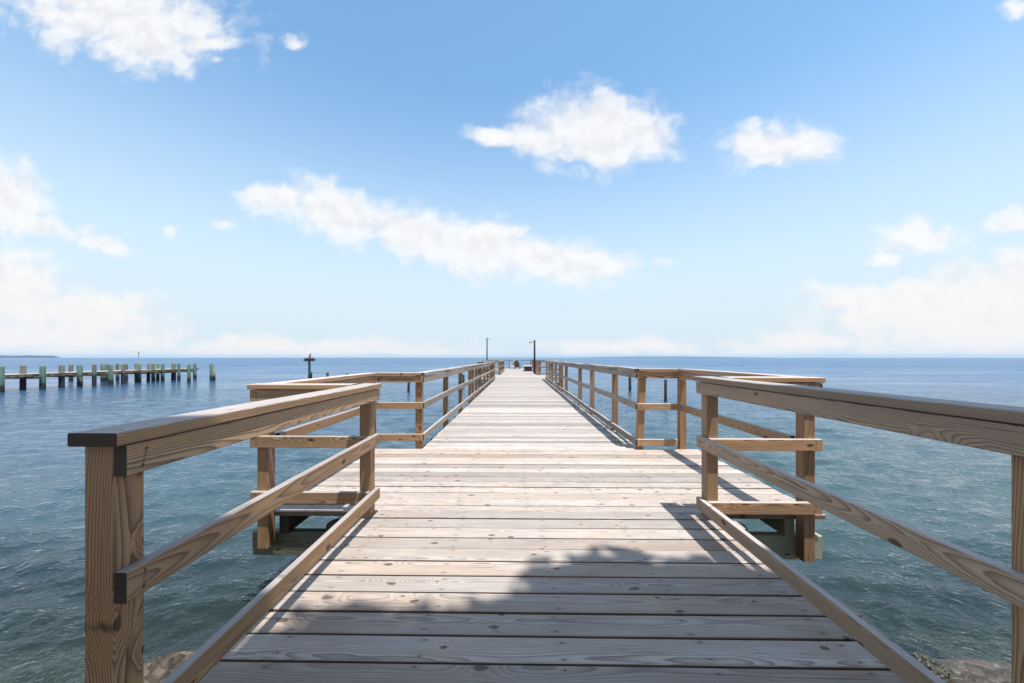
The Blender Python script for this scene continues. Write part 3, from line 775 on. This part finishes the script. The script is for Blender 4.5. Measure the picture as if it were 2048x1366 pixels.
# sea bed beyond, under the opaque deep water
tag(mesh_obj('seabed', [(-300, 6, WZ - 2.2), (300, 6, WZ - 2.2), (300, 300, WZ - 6), (-300, 300, WZ - 6)], [(0, 1, 2, 3)], M['shore']), kind='structure')

import bmesh
def rock(loc, size, seed, material, label, rz=0.0, flat=1.0):
    bm = bmesh.new(); bmesh.ops.create_icosphere(bm, subdivisions=5, radius=1.0)
    c, s = math.cos(rz), math.sin(rz)
    for vt in bm.verts:
        d = vt.co.copy(); o3 = Vector((seed * 3.7, seed * 1.3, seed))
        k = 1 + 0.32 * mnoise.noise(d * 1.1 + o3) + 0.14 * mnoise.noise(d * 2.7 + o3) + 0.07 * mnoise.noise(d * 6 + o3) + 0.035 * mnoise.noise(d * 14 + o3) + 0.02 * mnoise.noise(d * 34 + o3)
        # planed faces as on broken stone
        for ax_ in range(5):
            n = Vector((math.sin(seed + ax_ * 1.9), math.cos(seed * 2 + ax_ * 2.3), math.sin(ax_ * 1.3 + seed * .7))).normalized()
            dd = d.dot(n) * k
            if dd > 0.72: k *= 1 - 0.75 * (dd - 0.72) / dd
        q = Vector((d.x * k * size[0], d.y * k * size[1], d.z * k * size[2]))
        vt.co = Vector((q.x * c - q.y * s, q.x * s + q.y * c, q.z))
    me = bpy.data.meshes.new('rock'); bm.to_mesh(me); bm.free(); me.materials.append(material)
    me.polygons.foreach_set('use_smooth', [True] * len(me.polygons))
    o = bpy.data.objects.new('rock', me); COL.objects.link(o); o.location = loc
    return tag(o, label, 'rock', 'rocks at the water edge')
p = at_z(345, 1332, -0.80); rock((p.x, p.y - 0.10, -0.90), (0.50, 0.27, 0.16), 2.0, M['rocktan'], 'broad flat tan rock at the water edge below the left gangway rail', 0.2)
p = at_z(330, 1400, -0.7); rock((p.x - 0.05, p.y - 0.22, -0.80), (0.55, 0.24, 0.17), 5.0, M['rocktan'], 'pale tan rock in front of the broad flat rock, cut by the bottom edge', -0.1)
p = at_z(80, 1292, WZ); rock((p.x - 0.1, p.y - 0.1, WZ - 0.16), (0.55, 0.30, 0.13), 7.3, M['rocktan'], 'half sunken tan rock left of the near left post')
p = at_z(1848, 1325, -0.82); rock((p.x, p.y - 0.05, -0.87), (0.105, 0.12, 0.11), 4.4, M['rockdark'], 'small dark mossy rock beside the right gangway rail', 0.5)
p = at_z(1960, 1345, -0.82); rock((p.x, p.y - 0.10, -0.90), (0.42, 0.26, 0.14), 9.1, M['shore'], 'pebbly grey boulder at the bank beside the near right post', 0.1)
p = at_z(1960, 1275, WZ); rock((p.x + 0.05, p.y, WZ - 0.13), (0.42, 0.20, 0.12), 6.2, M['rocktan'], 'pale rock just under water right of the gangway', -0.3)

# ------------------------------------------------------------------ tree behind the viewer that shades the gangway
TX, TY, TZ = -0.18, 0.19, -1.0          # direction in which sunlight travels (per metre of height)
tree = thing('tree', (4.2, -5.2, -0.25), 'leafy shade tree on the bank behind the gangway, casting the dappled shade', 'tree')
tv = join(tube((4.2, -5.2, -0.35), (4.0, -4.6, 4.0), 0.26, 0.19, 12), tube((4.0, -4.6, 3.9), (2.6, -2.0, 9.2), 0.17, 0.07, 10), tube((4.0, -4.6, 3.9), (4.9, -3.2, 9.8), 0.16, 0.06, 10),
          tube((4.0, -4.6, 3.9), (1.6, -4.2, 9.4), 0.13, 0.05, 10), tube((3.3, -3.3, 6.5), (1.7, -0.6, 9.0), 0.08, 0.03, 8), tube((4.0, -4.6, 3.9), (6.0, -4.5, 9.5), 0.13, 0.05, 10))
mesh_obj('trunk', tv[0], tv[1], M['bark'], tree, True)
m, nb, b = mat('leaves')
g = nb.new('ShaderNodeNewGeometry'); nn = nb.noise(g.outputs['Position'], 1.5, 3.0, 0.6)
nb.put(b.inputs['Base Color'], nb.mix(nn, (0.03, 0.065, 0.018), (0.075, 0.13, 0.035))); b.inputs['Roughness'].default_value = 0.6
M['leaf'] = m
v, f = [], []
rr = random.Random(5)
def leaf_clump(c, rad, n):
    for _ in range(n):
        while True:
            d = Vector((rr.uniform(-1, 1), rr.uniform(-1, 1), rr.uniform(-1, 1)))
            if d.length < 1: break
        q = Vector(c) + Vector((d.x * rad, d.y * rad, d.z * rad * 0.7))
        a = Vector((rr.gauss(0, 1), rr.gauss(0, 1), rr.gauss(0, .35))).normalized()
        bb = a.cross(Vector((rr.gauss(0, .5), rr.gauss(0, .5), 1))).normalized()
        s = rr.uniform(0.07, 0.12); o = len(v)
        v.extend([q - a * s, q + bb * s * .5, q + a * s, q - bb * s * .5]); f.append((o, o + 1, o + 2, o + 3))
# clumps are set where branches reach; their shade falls on the near boards
HT = 9.0
def over(X, Y, z=HT): return (X - TX * z, Y - TY * z, z)
shade_clumps = [(0.62, 1.93, .38), (0.30, 1.80, .36), (0.95, 1.86, .34), (1.35, 1.80, .36), (1.75, 1.75, .42), (2.2, 1.65, .5), (2.8, 1.5, .55), (1.0, 1.55, .35),
                (0.0, 1.50, .36), (-0.30, 1.42, .36), (-0.62, 1.44, .32), (-0.88, 1.44, .28), (-0.95, 1.22, .30), (-1.3, 1.15, .33), (-1.7, 1.1, .42), (-2.2, 1.0, .5), (-2.8, 0.9, .55),
                (0.5, 1.3, .45), (1.3, 1.3, .45), (-0.4, 1.15, .4), (2.0, 1.2, .5)]
for X, Y, r_ in shade_clumps: leaf_clump(over(X, Y, HT + rr.uniform(-.5, .5)), r_, int(600 * r_ * r_ / .16))
for X, Y in ((0.45, 2.27), (0.88, 2.2), (0.2, 2.12), (1.15, 2.17), (1.38, 2.14), (-0.45, 1.70), (-0.78, 1.72), (-0.96, 1.70), (-1.08, 1.60), (-0.15, 1.74), (0.7, 2.30), (1.55, 2.1)):
    leaf_clump(over(X, Y, HT + rr.uniform(-1, .5)), rr.uniform(.12, .20), 24)
for i in range(120):
    X, Y = rr.uniform(-3.2, 5.0), rr.uniform(-3.6, 1.05)
    if ((X - 0.9) / 4.4) ** 2 + ((Y + 1.4) / 3.1) ** 2 > 1: continue
    leaf_clump(over(X, Y, HT + rr.uniform(-.7, 1.6)), rr.uniform(.5, .8), 250)
mesh_obj('crown', v, f, M['leaf'], tree)

# ------------------------------------------------------------------ light and sky
el = math.atan2(1, math.hypot(TX, TY)); az = math.atan2(-TX, -TY)       # azimuth clockwise from +Y
sun = bpy.data.lights.new('sun', 'SUN'); sun.energy = 4.1; sun.angle = R(0.53); sun.color = (1.0, 0.968, 0.92)
so = bpy.data.objects.new('sun', sun); COL.objects.link(so)
so.rotation_euler = Vector((TX, TY, TZ)).to_track_quat('-Z', 'Y').to_euler(); so.location = (5, -5, 20)

world = bpy.data.worlds.new('World'); S.world = world; world.use_nodes = True
nb = NB(world.node_tree); bg = world.node_tree.nodes['Background']
sky = nb.new('ShaderNodeTexSky', sky_type='NISHITA'); sky.sun_disc = False
sky.sun_elevation = el; sky.sun_rotation = az; sky.altitude = 0; sky.air_density = 1.0; sky.dust_density = 0.0; sky.ozone_density = 3.0
tc = nb.new('ShaderNodeTexCoord'); dr = tc.outputs['Generated']
d = nb.xyz(dr)
dy = nb.m('MAXIMUM', d[1], 0.05)
uv = nb.comb(nb.m('DIVIDE', d[0], dy), nb.m('DIVIDE', d[2], dy), 0.0)
wn = nb.noise(nb.v('MULTIPLY', uv, (1.0, 1.5, 1.0)), 5.0, 5.0, 0.55, 'Color')
uvw = nb.v('ADD', uv, nb.v('SCALE', nb.v('SUBTRACT', wn, (.5, .5, .5)), None, 0.085))
wn2 = nb.noise(nb.v('MULTIPLY', uv, (1.0, 1.3, 1.0)), 19.0, 4.0, 0.5, 'Color')
uvw = nb.v('ADD', uvw, nb.v('SCALE', nb.v('SUBTRACT', wn2, (.5, .5, .5)), None, 0.030))
# cloud groups: direction (in picture units), half axes, tilt, thickness
E = [(250, 45, 205, 70, 8, 1), (310, 88, 95, 50, 5, 1), (430, 82, 66, 15, 8, .9), (110, 28, 95, 42, 12, .8), (200, -20, 190, 45, 0, 1), (435, 118, 26, 14, 5, .6), (588, 86, 38, 17, 8, .6),
     (1190, 262, 118, 58, 0, 1.1), (1290, 272, 70, 32, 10, 1), (1090, 282, 90, 30, 3, 1), (1000, 280, 80, 18, 12, .95), (1180, 305, 90, 26, 0, 1), (1200, 232, 74, 32, 0, 1),
     (1560, 290, 106, 42, 0, .95), (1560, 322, 50, 24, 0, .8),
     (555, 398, 66, 32, 10, 1), (680, 422, 140, 44, 14, 1), (820, 462, 140, 46, 15, 1), (960, 490, 110, 55, 10, 1), (1080, 515, 115, 38, 10, 1), (1190, 528, 84, 40, 0, .9), (640, 370, 56, 20, -8, .65),
     (445, 446, 44, 20, 0, .5), (338, 460, 26, 13, 0, .45), (1332, 520, 40, 18, 10, .5),
     (15, 395, 84, 62, 0, 1), (75, 450, 80, 24, 15, .95), (205, 488, 78, 20, 12, .7), (165, 458, 44, 16, 0, .5),
     (0, 590, 130, 80, 0, 1), (150, 628, 200, 50, 5, .9), (255, 604, 85, 32, 0, .75), (120, 680, 280, 42, 0, .9), (345, 637, 32, 11, 0, .5), (560, 698, 330, 26, 0, .9), (820, 706, 190, 13, 0, .8),
     (1845, 476, 98, 25, -3, .85), (1830, 456, 34, 26, 0, .85), (1780, 514, 42, 14, 0, .7), (2035, 440, 60, 22, -10, .8),
     (1740, 602, 125, 36, 0, 1), (1900, 600, 230, 56, -10, 1.1), (2040, 560, 110, 60, -10, 1), (1960, 660, 270, 60, 0, 1), (1600, 690, 135, 28, 0, .9), (1240, 696, 180, 18, 0, .9), (1420, 706, 170, 10, 0, .8), (2035, 14, 34, 24, 0, .7),
     (1700, 570, 90, 12, -4, .5), (1900, 540, 120, 12, -14, .5)]
dens = None
for cx, cy, rx, ry, rot, th in E:
    q = ray(cx, cy); c0 = (q.x / q.y, q.z / q.y, 0)
    mp = nb.new('ShaderNodeMapping', vector_type='TEXTURE')
    nb.put(mp.inputs['Vector'], uvw); mp.inputs['Location'].default_value = c0
    mp.inputs['Rotation'].default_value = (0, 0, -R(rot)); mp.inputs['Scale'].default_value = (rx / F * 1.30, ry / F * 1.40, 1)
    e = nb.m('ADD', nb.v('LENGTH', mp.outputs[0]), 1.0 - th)
    dens = e if dens is None else nb.m('SMOOTH_MIN', dens, e, 0.14)
body = nb.m('SUBTRACT', 1.0, dens)
# unseen cloud behind and overhead, added to whiten the blue fill light
back_n = nb.noise(dr, 2.6, 6.0, 0.6)
front = nb.m('MULTIPLY', nb.step(d[1], 0.02, 0.10), nb.step(d[2], 0.74, 0.84, 1.0, 0.0))
body = nb.mix(front, nb.comb(nb.lin(back_n, 0.36, 0.58, -0.4, 0.7), 0, 0), nb.comb(body, 0, 0))
body = nb.xyz(body)[0]
uv2 = nb.v('MULTIPLY', uvw, (1.0, 1.25, 1.0))
fb = nb.noise(uv2, 9.0, 6.0, 0.50)
def billow(vec):
    vo = nb.new('ShaderNodeTexVoronoi', voronoi_dimensions='2D', feature='SMOOTH_F1')
    nb.put(vo.inputs['Vector'], vec); vo.inputs['Scale'].default_value = 15.0; vo.inputs['Detail'].default_value = 2.0
    vo.inputs['Roughness'].default_value = 0.5; vo.inputs['Smoothness'].default_value = 0.35
    return nb.m('SUBTRACT', 0.45, vo.outputs['Distance'])
bw = billow(uv2)
fine_n = nb.noise(uv2, 38.0, 5.0, 0.6)
den = nb.m('ADD', body, nb.m('MULTIPLY', nb.m('SUBTRACT', fb, 0.5), 1.25))
den = nb.m('ADD', den, nb.m('MULTIPLY', bw, 0.30))
den = nb.m('ADD', den, nb.m('MULTIPLY', nb.m('SUBTRACT', fine_n, 0.5), 0.20))
alpha = nb.step(den, -0.24, 0.52)
thin = nb.m('MULTIPLY', alpha, nb.lin(den, 0.0, 0.9, 0.82, 1.0))
# self shading: compare with the cloud a little higher towards the sun
up2 = nb.v('ADD', uv2, (0.014, 0.042, 0.0))
den_up = nb.m('ADD', nb.m('MULTIPLY', nb.noise(up2, 9.0, 5.0, 0.55), 1.25), nb.m('MULTIPLY', billow(up2), 0.45))
den_0 = nb.m('ADD', nb.m('MULTIPLY', fb, 1.25), nb.m('MULTIPLY', bw, 0.45))
shade = nb.m('ADD', nb.step(nb.m('SUBTRACT', den_up, den_0), -0.30, 0.40), nb.lin(body, 0.2, 1.0, -0.25, 0.25), None, True)
ccol = nb.mix(nb.m('MULTIPLY', shade, 0.75), (3.90, 3.92, 3.96), (3.34, 3.34, 3.46))
skyc = nb.mix(1.0, sky.outputs[0], (0.94, 1.07, 0.98), 'MULTIPLY')
skyc = nb.mix(nb.step(d[2], 0.05, 0.62, 1.0, 0.0), skyc, (2.86, 3.38, 3.72))      # pale humid air low in the sky
ccol = nb.mix(front, (2.25, 2.15, 2.12), ccol)       # added unseen cloud, kept dull to hold down the fill light
ccol = nb.mix(nb.step(d[2], 0.02, 0.22, 1.0, 0.0), ccol, (3.86, 3.74, 3.70))       # low banks, seen through more air
thin = nb.m('MULTIPLY', thin, nb.step(d[2], 0.0, 0.25, 0.98, 1.0))
final = nb.mix(thin, skyc, ccol)
nb.put(bg.inputs['Color'], final); bg.inputs['Strength'].default_value = 0.15

S.view_settings.view_transform = 'Standard'; S.view_settings.look = 'None'
S.view_settings.exposure = 0.75; S.view_settings.gamma = 1.0
S.render.engine = 'CYCLES'
S.cycles.use_denoising = True
S.cycles.max_bounces = 6; S.cycles.transparent_max_bounces = 6
S.cycles.caustics_reflective = False; S.cycles.caustics_refractive = False
